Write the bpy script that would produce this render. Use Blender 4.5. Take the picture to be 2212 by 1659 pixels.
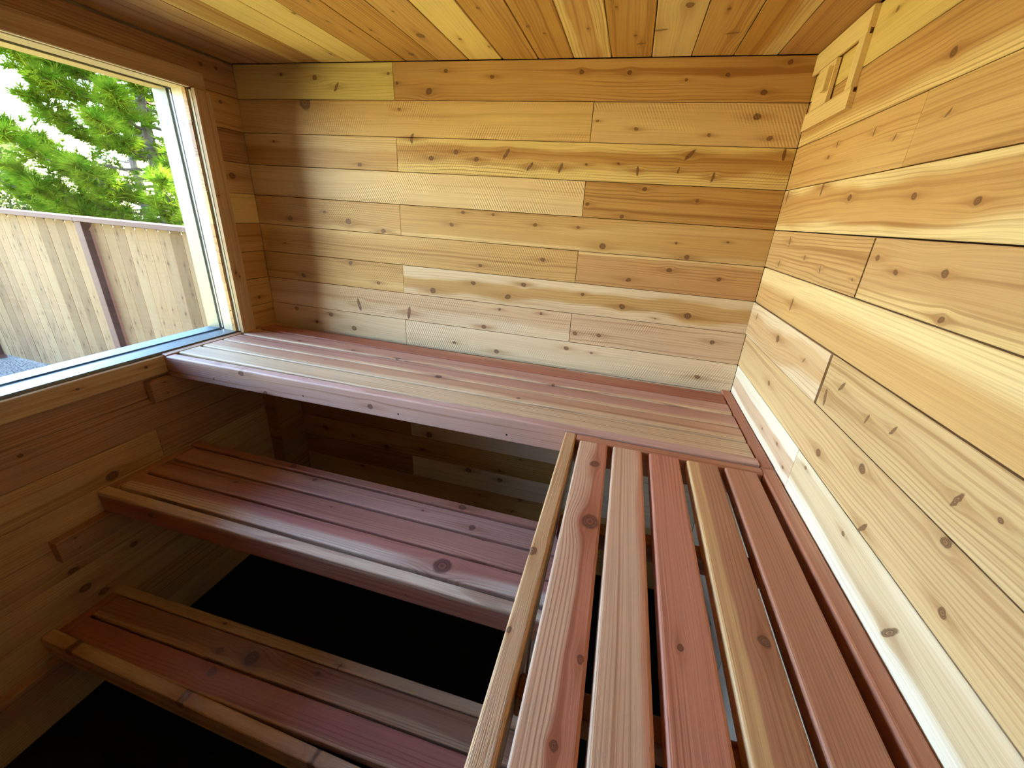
import bpy, math, random
import numpy as np
from mathutils import Matrix, Vector

for _o in list(bpy.data.objects):
    bpy.data.objects.remove(_o, do_unlink=True)
SC = bpy.context.scene
COL = SC.collection
H = 2.43          # ceiling height above the sauna floor (all heights below are given from the ceiling down)
W = 2.3266        # room width
D = 2.44          # room depth

# ------------------------------------------------------------------ camera
cam_d = bpy.data.cameras.new('camera')
cam = bpy.data.objects.new('camera', cam_d); COL.objects.link(cam); SC.camera = cam
cam_d.sensor_fit = 'HORIZONTAL'; cam_d.sensor_width = 36.0
cam_d.lens = 839.115 / 2212 * 36
cam_d.shift_x = -37.3233 / 2212
cam_d.shift_y = -47.3336 / 2212
cam_d.clip_start = 0.02; cam_d.clip_end = 200
_r = Vector((0.9673, 0.2455, 0.0643)); _u = -Vector((0.1459, -0.3305, -0.9325)); _f = Vector((-0.2077, 0.9113, -0.3555))
_f.normalize(); _r = (_r - _r.dot(_f) * _f).normalized(); _u = _r.cross(_f)
cam.matrix_world = Matrix(((_r.x, _u.x, -_f.x, 1.8222), (_r.y, _u.y, -_f.y, -1.6795), (_r.z, _u.z, -_f.z, -0.5338 + H), (0, 0, 0, 1)))

# ------------------------------------------------------------------ sky, sun, exposure
world = bpy.data.worlds.new('world'); SC.world = world; world.use_nodes = True
_nt = world.node_tree; _nt.nodes.clear()
_sky = _nt.nodes.new('ShaderNodeTexSky'); _sky.sky_type = 'NISHITA'; _sky.sun_disc = False
_sky.sun_elevation = math.radians(52); _sky.sun_rotation = math.radians(8)
_sky.air_density = 1.3; _sky.dust_density = 0.6; _sky.ozone_density = 2.0
_bg = _nt.nodes.new('ShaderNodeBackground'); _bg.inputs['Strength'].default_value = 0.30
_wo = _nt.nodes.new('ShaderNodeOutputWorld')
_tint = _nt.nodes.new('ShaderNodeMix'); _tint.data_type = 'RGBA'; _tint.blend_type = 'MULTIPLY'; _tint.inputs[0].default_value = 1.0
_tint.inputs[7].default_value = (0.92, 0.97, 1.07, 1)
_nt.links.new(_sky.outputs[0], _tint.inputs[6]); _nt.links.new(_tint.outputs[2], _bg.inputs[0]); _nt.links.new(_bg.outputs[0], _wo.inputs[0])

sun_d = bpy.data.lights.new('sun', 'SUN'); sun_d.energy = 7.5; sun_d.angle = math.radians(0.55); sun_d.color = (1.0, 0.90, 0.72)
sun = bpy.data.objects.new('sun', sun_d); COL.objects.link(sun)
_to = Vector((0.14, math.cos(math.radians(52)), math.sin(math.radians(52)))).normalized()
sun.rotation_euler = _to.to_track_quat('Z', 'Y').to_euler()
sun.location = (0, 12, 14)

vs = SC.view_settings
vs.view_transform = 'Standard'; vs.look = 'None'; vs.gamma = 1.0; vs.use_curve_mapping = False
vs.exposure = 4.58
SC.display_settings.display_device = 'sRGB'
SC.cycles.max_bounces = 14; SC.cycles.diffuse_bounces = 8; SC.cycles.glossy_bounces = 4
SC.cycles.transparent_max_bounces = 16; SC.cycles.transmission_bounces = 6
SC.cycles.use_denoising = True
SC.cycles.sample_clamp_indirect = 10.0
SC.cycles.caustics_reflective = False; SC.cycles.caustics_refractive = False

RNG = random.Random(7)

# ------------------------------------------------------------------ helpers: nodes
def N(nt, kind, **kw):
    n = nt.nodes.new(kind)
    for k, v in kw.items():
        if k == 'op': n.operation = v
        elif k == 'ins':
            for i, val in v.items(): n.inputs[i].default_value = val
        else: setattr(n, k, v)
    return n
def L(nt, a, b): nt.links.new(a, b)
def M(nt, op, a, b=None, c=None, clamp=False):
    n = nt.nodes.new('ShaderNodeMath'); n.operation = op; n.use_clamp = clamp
    for i, v in enumerate((a, b, c)):
        if v is None: continue
        if isinstance(v, (int, float)): n.inputs[i].default_value = v
        else: nt.links.new(v, n.inputs[i])
    return n.outputs[0]
def MR(nt, v, a, b, c=0.0, d=1.0, smooth=True):
    n = nt.nodes.new('ShaderNodeMapRange'); n.interpolation_type = 'SMOOTHSTEP' if smooth else 'LINEAR'; n.clamp = True
    nt.links.new(v, n.inputs[0])
    for i, x in zip((1, 2, 3, 4), (a, b, c, d)): n.inputs[i].default_value = x
    return n.outputs[0]
def MIX(nt, f, a, b, blend='MIX'):
    n = nt.nodes.new('ShaderNodeMix'); n.data_type = 'RGBA'; n.blend_type = blend; n.clamp_factor = True
    if isinstance(f, (int, float)): n.inputs[0].default_value = f
    else: nt.links.new(f, n.inputs[0])
    for i, v in ((6, a), (7, b)):
        if isinstance(v, tuple): n.inputs[i].default_value = (*v, 1) if len(v) == 3 else v
        else: nt.links.new(v, n.inputs[i])
    return n.outputs[2]

def make_knot_group():
    g = bpy.data.node_groups.new('knot', 'ShaderNodeTree')
    for nm, tp in (('P', 'NodeSocketVector'), ('Loc', 'NodeSocketVector'), ('Rot', 'NodeSocketVector'), ('Scale', 'NodeSocketVector'), ('R', 'NodeSocketFloat'), ('Disp', 'NodeSocketFloat'), ('Mask', 'NodeSocketFloat'), ('Halo', 'NodeSocketFloat'), ('Ring', 'NodeSocketFloat')):
        g.interface.new_socket(nm, in_out='INPUT', socket_type=tp)
    for nm in ('Disp', 'Mask', 'Halo', 'Ring'):
        g.interface.new_socket(nm, in_out='OUTPUT', socket_type='NodeSocketFloat')
    gi = g.nodes.new('NodeGroupInput'); go = g.nodes.new('NodeGroupOutput')
    mp = g.nodes.new('ShaderNodeMapping'); mp.vector_type = 'TEXTURE'
    L(g, gi.outputs['P'], mp.inputs['Vector']); L(g, gi.outputs['Loc'], mp.inputs['Location']); L(g, gi.outputs['Rot'], mp.inputs['Rotation']); L(g, gi.outputs['Scale'], mp.inputs['Scale'])
    ln = N(g, 'ShaderNodeVectorMath', op='LENGTH'); L(g, mp.outputs[0], ln.inputs[0]); d = ln.outputs['Value']
    mask = MR(g, d, 1.12, 0.86)
    ring = M(g, 'MULTIPLY', mask, M(g, 'MULTIPLY_ADD', M(g, 'SINE', M(g, 'MULTIPLY', d, 13.0)), 0.5, 0.5))
    edge = M(g, 'MULTIPLY', MR(g, d, 0.70, 1.0), MR(g, d, 1.35, 1.02))
    ring = M(g, 'MAXIMUM', ring, M(g, 'MULTIPLY', edge, 1.5))
    sb = N(g, 'ShaderNodeVectorMath', op='SUBTRACT'); L(g, gi.outputs['P'], sb.inputs[0]); L(g, gi.outputs['Loc'], sb.inputs[1])
    sp = g.nodes.new('ShaderNodeSeparateXYZ'); L(g, sb.outputs[0], sp.inputs[0])
    dx = M(g, 'DIVIDE', sp.outputs[0], gi.outputs['R']); dy = M(g, 'DIVIDE', sp.outputs[1], gi.outputs['R'])
    q = M(g, 'ADD', M(g, 'MULTIPLY', M(g, 'MULTIPLY', dx, dx), 0.10), M(g, 'MULTIPLY', M(g, 'MULTIPLY', dy, dy), 0.22))
    A = M(g, 'DIVIDE', 1.0, M(g, 'ADD', 1.0, M(g, 'MULTIPLY', q, q)))
    disp = M(g, 'MULTIPLY', M(g, 'MULTIPLY', sp.outputs[1], A), -0.85)
    q2 = M(g, 'ADD', M(g, 'MULTIPLY', M(g, 'MULTIPLY', dx, dx), 0.022), M(g, 'MULTIPLY', M(g, 'MULTIPLY', dy, dy), 0.5))
    halo = M(g, 'EXPONENT', M(g, 'MULTIPLY', q2, -1.0))
    L(g, M(g, 'ADD', gi.outputs['Disp'], disp), go.inputs['Disp'])
    L(g, M(g, 'MAXIMUM', gi.outputs['Mask'], mask), go.inputs['Mask'])
    L(g, M(g, 'MAXIMUM', gi.outputs['Halo'], halo), go.inputs['Halo'])
    L(g, M(g, 'MAXIMUM', gi.outputs['Ring'], ring), go.inputs['Ring'])
    return g
KNOT = make_knot_group()

def wood(name, sap, heart, knot=(0.16, 0.06, 0.025), b0=-9, b1=9, soft=0.012, wob=0.035, knots=(), seed=0, rough=0.55, contrast=0.5, fig=0.5, saw=0.0, bump=0.25, spec=0.35, grain=1.0, holes=()):
    """Sawn board: x runs along the grain, y across the face; knots are (x, y, r, kind)."""
    m = bpy.data.materials.new(name); m.use_nodes = True; nt = m.node_tree; nt.nodes.clear()
    rr = random.Random(seed * 77 + 5); contrast = min(0.98, contrast * 1.4)
    tc = nt.nodes.new('ShaderNodeTexCoord'); P = tc.outputs['Object']
    sp = nt.nodes.new('ShaderNodeSeparateXYZ'); L(nt, P, sp.inputs[0]); X, Y, Z = sp.outputs
    ox, oy, oz = rr.uniform(-50, 50), rr.uniform(-50, 50), rr.uniform(-50, 50)
    def noise(sx, sy, sz, detail=2.0, yy=None, dist=0.0, off=0.0, roughn=0.5):
        cb = nt.nodes.new('ShaderNodeCombineXYZ')
        L(nt, M(nt, 'MULTIPLY_ADD', X, sx, ox + off), cb.inputs[0])
        L(nt, M(nt, 'MULTIPLY_ADD', Y if yy is None else yy, sy, oy), cb.inputs[1])
        L(nt, M(nt, 'MULTIPLY_ADD', Z, sz, oz), cb.inputs[2])
        n = N(nt, 'ShaderNodeTexNoise', ins={'Scale': 1.0, 'Detail': detail, 'Distortion': dist, 'Roughness': roughn}); L(nt, cb.outputs[0], n.inputs['Vector'])
        return n.outputs['Fac']
    disp, mask, halo, ring = 0.0, 0.0, 0.0, 0.0
    if knots:
        wn = N(nt, 'ShaderNodeTexNoise', ins={'Scale': 70.0, 'Detail': 2.0}); L(nt, P, wn.inputs['Vector'])
        wsub = N(nt, 'ShaderNodeVectorMath', op='SUBTRACT'); L(nt, wn.outputs['Color'], wsub.inputs[0]); wsub.inputs[1].default_value = (0.5, 0.5, 0.5)
        wsc = N(nt, 'ShaderNodeVectorMath', op='MULTIPLY'); L(nt, wsub.outputs[0], wsc.inputs[0]); wsc.inputs[1].default_value = (0.007, 0.0055, 0.0)
        wad = N(nt, 'ShaderNodeVectorMath', op='ADD'); L(nt, P, wad.inputs[0]); L(nt, wsc.outputs[0], wad.inputs[1]); PK = wad.outputs[0]
    for (kx, ky, kr, kind) in knots:
        g = nt.nodes.new('ShaderNodeGroup'); g.node_tree = KNOT
        L(nt, PK, g.inputs['P'])
        g.inputs['Loc'].default_value = (kx, ky, 0)
        if kind == 's':
            g.inputs['Rot'].default_value = (0, 0, rr.uniform(0.8, 1.9)); g.inputs['Scale'].default_value = (kr * 2.3, kr * 0.62, 1e4)
        else:
            g.inputs['Rot'].default_value = (0, 0, rr.uniform(-0.5, 0.5)); a_ = rr.uniform(0.8, 1.1); g.inputs['Scale'].default_value = (kr * 1.12, kr * a_, 1e4)
        g.inputs['R'].default_value = kr
        for nm, v in (('Disp', disp), ('Mask', mask), ('Halo', halo), ('Ring', ring)):
            if isinstance(v, float): g.inputs[nm].default_value = v
            else: L(nt, v, g.inputs[nm])
        disp, mask, halo, ring = [g.outputs[k] for k in ('Disp', 'Mask', 'Halo', 'Ring')]
    w1 = M(nt, 'MULTIPLY', M(nt, 'SUBTRACT', noise(1.6, 5, 5, 2.0), 0.5), wob * fig * 2)
    phi = M(nt, 'ADD', Y, w1)
    if not isinstance(disp, float): phi = M(nt, 'ADD', phi, disp)
    # growth bands and fine grain
    bands = noise(0.55, 62 * grain, 40, 3.0, yy=phi, off=3)
    fine = noise(5.5, 520 * grain, 300, 2.0, yy=phi, off=9)
    broad = noise(1.1, 13, 8, 2.0, yy=phi, off=17)
    # heart / sap
    edge_n = M(nt, 'MULTIPLY', M(nt, 'SUBTRACT', noise(2.4, 3, 3, 3.0, off=29), 0.5), wob * 1.6)
    pe = M(nt, 'ADD', phi, edge_n)
    hm = M(nt, 'MULTIPLY', MR(nt, pe, b0 - soft, b0 + soft), MR(nt, pe, b1 + soft, b1 - soft))
    if not isinstance(halo, float): hm = M(nt, 'MAXIMUM', hm, M(nt, 'MULTIPLY', halo, 0.55))
    base = MIX(nt, hm, sap, heart)
    dark = tuple(c * k for c, k in zip(heart, (0.60, 0.47, 0.36)))
    bm = MR(nt, bands, 0.52, 0.74)
    base = MIX(nt, M(nt, 'MULTIPLY', bm, M(nt, 'MULTIPLY_ADD', hm, contrast, contrast * 0.35)), base, dark)
    base = MIX(nt, M(nt, 'MULTIPLY', MR(nt, broad, 0.5, 0.8), contrast * 0.55), base, dark)
    lt = tuple(min(1, c * 1.12) for c in sap)
    base = MIX(nt, M(nt, 'MULTIPLY', MR(nt, broad, 0.46, 0.2), 0.45), base, lt)
    lowf = noise(0.9, 7, 5, 2.0, off=71)
    ph = M(nt, 'ADD', M(nt, 'MULTIPLY', phi, 92.0 * grain), M(nt, 'MULTIPLY', lowf, 5.5))
    ln_ = MR(nt, M(nt, 'SINE', M(nt, 'MULTIPLY', ph, 6.2832)), 0.15, 1.0)
    amp = MR(nt, noise(1.3, 16, 10, 2.0, off=83), 0.36, 0.66)
    base = MIX(nt, M(nt, 'MULTIPLY', M(nt, 'MULTIPLY', ln_, amp), min(1.0, contrast * 0.95)), base, dark)
    fm = MR(nt, fine, 0.35, 0.75)
    base = MIX(nt, M(nt, 'MULTIPLY', fm, 0.22 + contrast * 0.18), base, dark)
    if not isinstance(mask, float):
        base = MIX(nt, M(nt, 'MULTIPLY', M(nt, 'MULTIPLY', halo, noise(4, 60, 30, 2.0, off=63)), 1.45), base, dark)
        kc = MIX(nt, M(nt, 'MULTIPLY', ring, 0.75), tuple((a * 0.60 + b * 0.40) for a, b in zip(dark, knot)), tuple(c * 0.45 for c in knot))
        base = MIX(nt, M(nt, 'MULTIPLY', mask, 0.88), base, kc)
        base = MIX(nt, M(nt, 'MULTIPLY', ring, 0.35), base, tuple(c * 0.5 for c in knot))
    for (hx, hy, hr) in holes:
        dd = N(nt, 'ShaderNodeVectorMath', op='DISTANCE'); cb = nt.nodes.new('ShaderNodeCombineXYZ'); L(nt, X, cb.inputs[0]); L(nt, Y, cb.inputs[1]); L(nt, cb.outputs[0], dd.inputs[0]); dd.inputs[1].default_value = (hx, hy, 0)
        base = MIX(nt, MR(nt, dd.outputs['Value'], hr * 1.1, hr * 0.9), base, (0.012, 0.008, 0.006))
    bs = nt.nodes.new('ShaderNodeBsdfPrincipled'); L(nt, base, bs.inputs['Base Color'])
    bs.inputs['Specular IOR Level'].default_value = spec
    L(nt, M(nt, 'MULTIPLY_ADD', bands, 0.2, rough - 0.1), bs.inputs['Roughness'])
    hgt = M(nt, 'ADD', M(nt, 'MULTIPLY', fine, -1.0), M(nt, 'MULTIPLY', bands, -0.8))
    if saw > 0:
        cb = nt.nodes.new('ShaderNodeCombineXYZ'); L(nt, M(nt, 'MULTIPLY_ADD', X, 1.0, rr.uniform(-3, 3)), cb.inputs[0]); L(nt, M(nt, 'MULTIPLY_ADD', Y, 1.0, rr.choice((-0.33, 0.33))), cb.inputs[1])
        wv = N(nt, 'ShaderNodeTexWave', wave_type='BANDS', bands_direction='X', ins={'Scale': 34.0, 'Distortion': 1.2, 'Detail': 2.0, 'Detail Scale': 1.5})
        mpn = nt.nodes.new('ShaderNodeMapping'); mpn.inputs['Rotation'].default_value = (0, 0, rr.choice((-0.5, 0.42))); L(nt, cb.outputs[0], mpn.inputs[0]); L(nt, mpn.outputs[0], wv.inputs[0])
        sm = M(nt, 'MULTIPLY', wv.outputs['Fac'], MR(nt, noise(3, 8, 8, 2.0, off=41), 0.42, 0.62))
        hgt = M(nt, 'ADD', hgt, M(nt, 'MULTIPLY', sm, saw * 3.5))
    bp = N(nt, 'ShaderNodeBump', ins={'Strength': bump, 'Distance': 0.0012}); L(nt, hgt, bp.inputs['Height']); L(nt, bp.outputs[0], bs.inputs['Normal'])
    out = nt.nodes.new('ShaderNodeOutputMaterial'); L(nt, bs.outputs[0], out.inputs[0])
    return m

def plain(name, col, rough=0.6, spec=0.3, noise_amt=0.12, scale=40, bump=0.0):
    m = bpy.data.materials.new(name); m.use_nodes = True; nt = m.node_tree; bs = nt.nodes['Principled BSDF']
    tc = nt.nodes.new('ShaderNodeTexCoord'); n = N(nt, 'ShaderNodeTexNoise', ins={'Scale': scale, 'Detail': 4.0}); L(nt, tc.outputs['Object'], n.inputs['Vector'])
    c = MIX(nt, n.outputs['Fac'], tuple(x * (1 - noise_amt) for x in col), tuple(min(1, x * (1 + noise_amt)) for x in col))
    L(nt, c, bs.inputs['Base Color']); bs.inputs['Roughness'].default_value = rough; bs.inputs['Specular IOR Level'].default_value = spec
    if bump:
        bp = N(nt, 'ShaderNodeBump', ins={'Strength': bump, 'Distance': 0.01}); L(nt, n.outputs['Fac'], bp.inputs['Height']); L(nt, bp.outputs[0], bs.inputs['Normal'])
    return m

# ------------------------------------------------------------------ helpers: objects
def tag(o, label=None, cat=None, kind=None, group=None):
    if label: o['label'] = label
    if cat: o['category'] = cat
    if kind: o['kind'] = kind
    if group: o['group'] = group
    return o
def link(name, me, mat=None, parent=None, mw=None):
    o = bpy.data.objects.new(name, me); COL.objects.link(o)
    if parent is not None: o.parent = parent
    if mat is not None and me is not None and not me.materials: me.materials.append(mat)
    elif mat is not None and me is not None:
        o.material_slots[0].link = 'OBJECT'; o.material_slots[0].material = mat
    if mw is not None:
        o.matrix_world = mw if parent is None else parent.matrix_world.inverted() @ mw
        if parent is not None: o.matrix_basis = parent_inv(parent) @ mw
    return o
def parent_inv(p):
    m = p.matrix_basis.copy()
    q = p.parent
    while q is not None:
        m = q.matrix_basis @ m; q = q.parent
    return m.inverted()
def empty(name, loc=(0, 0, 0)):
    o = bpy.data.objects.new(name, None); COL.objects.link(o); o.matrix_basis = Matrix.Translation(Vector(loc)); o.empty_display_size = 0.1
    return o
AX = {  # local (length, width, outward) axes
    'back': (Vector((1, 0, 0)), Vector((0, 0, 1))), 'right': (Vector((0, -1, 0)), Vector((0, 0, 1))),
    'left': (Vector((0, 1, 0)), Vector((0, 0, 1))), 'ceil': (Vector((0, 1, 0)), Vector((1, 0, 0))),
    'front': (Vector((-1, 0, 0)), Vector((0, 0, 1))),
    'topx': (Vector((1, 0, 0)), Vector((0, 1, 0))), 'topy': (Vector((0, -1, 0)), Vector((1, 0, 0))),
    'postx': (Vector((0, 0, 1)), Vector((0, 1, 0))),     # vertical, facing +x
    'posty': (Vector((0, 0, -1)), Vector((1, 0, 0))),    # vertical, facing -y
    'jamb': (Vector((0, 0, 1)), Vector((1, 0, 0))),
}
def frame(key, c, tilt=0.0, yaw=0.0):
    a, b = (AX[key] if isinstance(key, str) else key); n = a.cross(b)
    R = Matrix(((a.x, b.x, n.x), (a.y, b.y, n.y), (a.z, b.z, n.z)))
    if tilt: R = R @ Matrix.Rotation(tilt, 3, 'Y')
    if yaw: R = R @ Matrix.Rotation(yaw, 3, 'Z')
    m = R.to_4x4(); m.translation = Vector(c); return m
_MC = {}
def board_mesh(Ln, Wd, T, ch=0.0015, rnd=0, all4=False):
    """Board along x, face up z in [-T, 0]; ch = edge rounding radius, rnd = extra segments."""
    key = (round(Ln, 4), round(Wd, 4), round(T, 4), ch, rnd, all4)
    if key in _MC: return _MC[key]
    prof = []
    def corner(cy, cz, a0):
        k = rnd + 1
        for i in range(k + 1):
            a = a0 + (math.pi / 2) * i / k
            prof.append((cy + math.cos(a) * ch, cz + math.sin(a) * ch))
    h = Wd / 2
    corner(h - ch, -ch, 0); corner(-h + ch, -ch, math.pi / 2)
    if all4: corner(-h + ch, -T + ch, math.pi); corner(h - ch, -T + ch, 1.5 * math.pi)
    else: prof += [(-h, -T), (h, -T)]
    n = len(prof); vs_, fs = [], []
    rings = [(-Ln / 2, 0.0 if rnd == 0 else ch * 0.5), (-Ln / 2 + (0 if rnd == 0 else ch * 0.5), 0), (Ln / 2 - (0 if rnd == 0 else ch * 0.5), 0), (Ln / 2, 0 if rnd == 0 else ch * 0.5)]
    if rnd == 0: rings = [(-Ln / 2, 0), (Ln / 2, 0)]
    for x, ins in rings:
        for (y, z) in prof:
            sy = (h - ins) / h; zc = -T / 2
            vs_.append((x, y * sy, zc + (z - zc) * (1 - 2 * ins / T)))
    for r in range(len(rings) - 1):
        for i in range(n):
            j = (i + 1) % n
            fs.append((r * n + i, r * n + j, (r + 1) * n + j, (r + 1) * n + i))
    fs.append(tuple(reversed(range(n)))); fs.append(tuple(range((len(rings) - 1) * n, len(rings) * n)))
    me = bpy.data.meshes.new('board'); me.from_pydata(vs_, [], fs); me.update()
    import bmesh
    bm = bmesh.new(); bm.from_mesh(me); bmesh.ops.recalc_face_normals(bm, faces=bm.faces); bm.to_mesh(me); bm.free()
    _MC[key] = me
    return me
def board(name, parent, key, c, Ln, Wd, T, mat, ch=0.0015, rnd=0, all4=False, tilt=0.0, yaw=0.0):
    """c = centre of the outward face (heights from ceiling are already converted)."""
    me = board_mesh(Ln, Wd, T, ch, rnd, all4)
    o = bpy.data.objects.new(name, me); COL.objects.link(o)
    if not me.materials: me.materials.append(mat)
    o.material_slots[0].link = 'OBJECT'; o.material_slots[0].material = mat
    mw = frame(key, c, tilt, yaw)
    if parent is not None:
        o.parent = parent; o.matrix_basis = parent_inv(parent) @ mw
    else: o.matrix_basis = mw
    return o
def boxes_mesh(name, boxes):
    v, f = [], []
    for (x0, y0, z0, x1, y1, z1) in boxes:
        b = len(v)
        v += [(x0, y0, z0), (x1, y0, z0), (x1, y1, z0), (x0, y1, z0), (x0, y0, z1), (x1, y0, z1), (x1, y1, z1), (x0, y1, z1)]
        f += [(b, b + 3, b + 2, b + 1), (b + 4, b + 5, b + 6, b + 7), (b, b + 1, b + 5, b + 4), (b + 1, b + 2, b + 6, b + 5), (b + 2, b + 3, b + 7, b + 6), (b + 3, b, b + 4, b + 7)]
    me = bpy.data.meshes.new(name); me.from_pydata(v, [], f); me.update(); return me

# ------------------------------------------------------------------ wood colours
SAP = (0.70, 0.495, 0.23); SAPY = (0.74, 0.55, 0.22); HRT = (0.50, 0.275, 0.080); HRT2 = (0.555, 0.335, 0.120); HRTD = (0.40, 0.20, 0.065)
PALE = (0.71, 0.54, 0.34)
RED = (0.40, 0.135, 0.075); RED2 = (0.44, 0.18, 0.10); PINK = (0.52, 0.27, 0.20); RSAP = (0.66, 0.45, 0.26); TAN = (0.52, 0.29, 0.15)

KB = [(0.253, -0.039, 0.0048, 'k'), (0.421, -0.052, 0.0086, 'k'), (0.523, -0.086, 0.0079, 's'), (0.772, -0.04, 0.0052, 'k'), (0.81, -0.073, 0.0047, 'k'), (1.026, -0.033, 0.0059, 'k'), (1.217, -0.054, 0.0065, 'k'), (0.951, -0.101, 0.0112, 'k'), (0.357, -0.144, 0.0226, 'k'), (0.815, -0.164, 0.0059, 'k'), (0.162, -0.297, 0.0039, 'k'), (0.606, -0.378, 0.0082, 'k'), (0.864, -0.268, 0.0086, 's'), (0.954, -0.34, 0.0086, 'k'), (1.067, -0.314, 0.0072, 'k'), (1.157, -0.339, 0.0081, 'k'), (1.56, -0.041, 0.0068, 'k'), (1.731, -0.044, 0.0069, 'k'), (1.926, -0.067, 0.004, 'k'), (2.057, -0.053, 0.0059, 'k'), (2.181, -0.103, 0.0082, 'k'), (2.239, -0.019, 0.0067, 'k'), (1.637, -0.194, 0.004, 'k'), (1.781, -0.217, 0.0057, 'k'), (2.035, -0.232, 0.0053, 'k'), (2.178, -0.174, 0.0092, 'k'), (2.233, -0.237, 0.0075, 'k'), (1.286, -0.314, 0.009, 's'), (1.387, -0.356, 0.0077, 's'), (1.512, -0.357, 0.0075, 's'), (1.612, -0.34, 0.0041, 'k'), (1.733, -0.333, 0.004, 'k'), (1.808, -0.356, 0.0068, 's'), (1.954, -0.348, 0.0042, 's'), (1.985, -0.295, 0.0091, 's'), (2.078, -0.366, 0.0068, 's'), (2.292, -0.285, 0.0075, 's'), (1.844, -0.417, 0.0069, 'k'), (1.633, -0.482, 0.0058, 'k'), (2.04, -0.448, 0.0051, 'k'), (1.773, -0.52, 0.0067, 'k'), (0.193, -0.628, 0.0101, 'k'), (0.393, -0.587, 0.0054, 'k'), (0.519, -0.622, 0.0122, 'k'), (0.703, -0.651, 0.009, 'k'), (1.1, -0.546, 0.006, 'k'), (1.045, -0.6, 0.0076, 'k'), (1.238, -0.546, 0.0053, 'k'), (0.137, -0.749, 0.0039, 'k'), (1.183, -0.764, 0.0071, 'k'), (0.509, -0.814, 0.0091, 'k'), (0.223, -0.902, 0.0099, 'k'), (0.656, -0.896, 0.0065, 'k'), (1.151, -0.846, 0.0094, 'k'), (0.948, -0.902, 0.0111, 'k'), (0.537, -1.017, 0.0125, 's'), (0.817, -1.025, 0.0123, 's'), (1.207, -1.047, 0.0085, 'k'), (1.282, -0.953, 0.0057, 'k'), (0.15, -1.082, 0.009, 'k'), (0.362, -1.09, 0.0105, 'k'), (0.268, -1.142, 0.0075, 'k'), (0.494, -1.148, 0.011, 'k'), (1.056, -1.145, 0.0068, 'k'), (1.274, -1.16, 0.0097, 'k'), (1.424, -0.575, 0.006, 'k'), (1.605, -0.573, 0.0057, 'k'), (1.713, -0.638, 0.0102, 'k'), (1.995, -0.603, 0.0034, 'k'), (2.179, -0.586, 0.0036, 'k'), (2.044, -0.653, 0.0076, 'k'), (1.467, -0.713, 0.0076, 'k'), (1.835, -0.762, 0.0083, 'k'), (1.988, -0.708, 0.0087, 'k'), (2.178, -0.726, 0.0066, 'k'), (1.319, -0.89, 0.0115, 'k'), (1.389, -0.828, 0.0085, 'k'), (1.654, -0.842, 0.0059, 'k'), (1.826, -0.876, 0.01, 'k'), (2.093, -0.883, 0.011, 'k'), (1.967, -0.91, 0.0032, 'k'), (1.478, -0.949, 0.0053, 'k'), (1.64, -1.02, 0.0077, 'k'), (1.745, -1.016, 0.007, 'k'), (2.209, -0.981, 0.0078, 'k'), (1.607, -1.095, 0.009, 'k'), (1.723, -1.1, 0.0056, 'k'), (2.183, -1.141, 0.0086, 'k'), (0.904, -1.702, 0.0143, 'k'), (0.857, -1.807, 0.0084, 'k'), (1.135, -1.879, 0.014, 'k'), (1.315, -1.84, 0.0076, 'k'), (1.319, -1.899, 0.0115, 'k'), (1.427, -1.74, 0.0051, 'k'), (1.44, -2.001, 0.0095, 'k'), (1.204, -2.029, 0.0056, 'k'), (0.231, -1.797, 0.016, 'k'), (0.411, -1.813, 0.011, 'k'), (0.63, -1.839, 0.0126, 'k')]
KR = [(a, b, r * 1.5, k) for (a, b, r, k) in [(-0.685, -0.217, 0.0048, 'k'), (-0.495, -0.307, 0.0028, 's'), (-0.28, -0.33, 0.0031, 'k'), (-0.59, -0.334, 0.0021, 's'), (-0.314, -0.304, 0.0027, 's'), (-0.737, -0.322, 0.0024, 's'), (-0.036, -0.42, 0.0058, 's'), (-0.483, -0.446, 0.0044, 'k'), (-0.73, -0.456, 0.0039, 'k'), (-0.888, -0.471, 0.004, 'k'), (-0.306, -0.411, 0.0058, 's'), (-0.179, -0.563, 0.004, 's'), (-0.33, -0.602, 0.0026, 's'), (-0.138, -0.637, 0.0034, 's'), (-0.449, -0.622, 0.0027, 's'), (-0.622, -0.627, 0.002, 'k'), (-0.686, -0.573, 0.0038, 'k'), (-0.761, -0.594, 0.0035, 'k'), (-0.885, -0.581, 0.0041, 'k'), (-0.919, -0.651, 0.0038, 'k'), (-0.337, -0.741, 0.0052, 's'), (-0.326, -0.855, 0.0064, 'k'), (-0.079, -0.84, 0.0035, 's'), (-0.535, -0.856, 0.0025, 's'), (-0.686, -0.897, 0.0053, 's'), (-0.734, -0.85, 0.0039, 's'), (-0.85, -0.87, 0.0028, 's'), (-0.925, -0.854, 0.0031, 's'), (-1.089, -0.875, 0.0038, 's'), (-1.152, -0.858, 0.0022, 'k'), (-0.351, -1.0, 0.0051, 'k'), (-0.739, -1.019, 0.0055, 'k'), (-0.892, -0.959, 0.0055, 'k'), (-0.956, -1.049, 0.0042, 's'), (-1.105, -0.939, 0.0051, 'k'), (-0.405, -1.14, 0.0027, 'k'), (-0.532, -1.121, 0.0027, 'k'), (-0.607, -1.152, 0.003, 'k'), (-0.714, -1.08, 0.0031, 'k'), (-0.918, -1.099, 0.003, 'k'), (-1.151, -1.024, 0.0042, 'k'), (-1.1, -1.136, 0.0058, 's')]]
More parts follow.
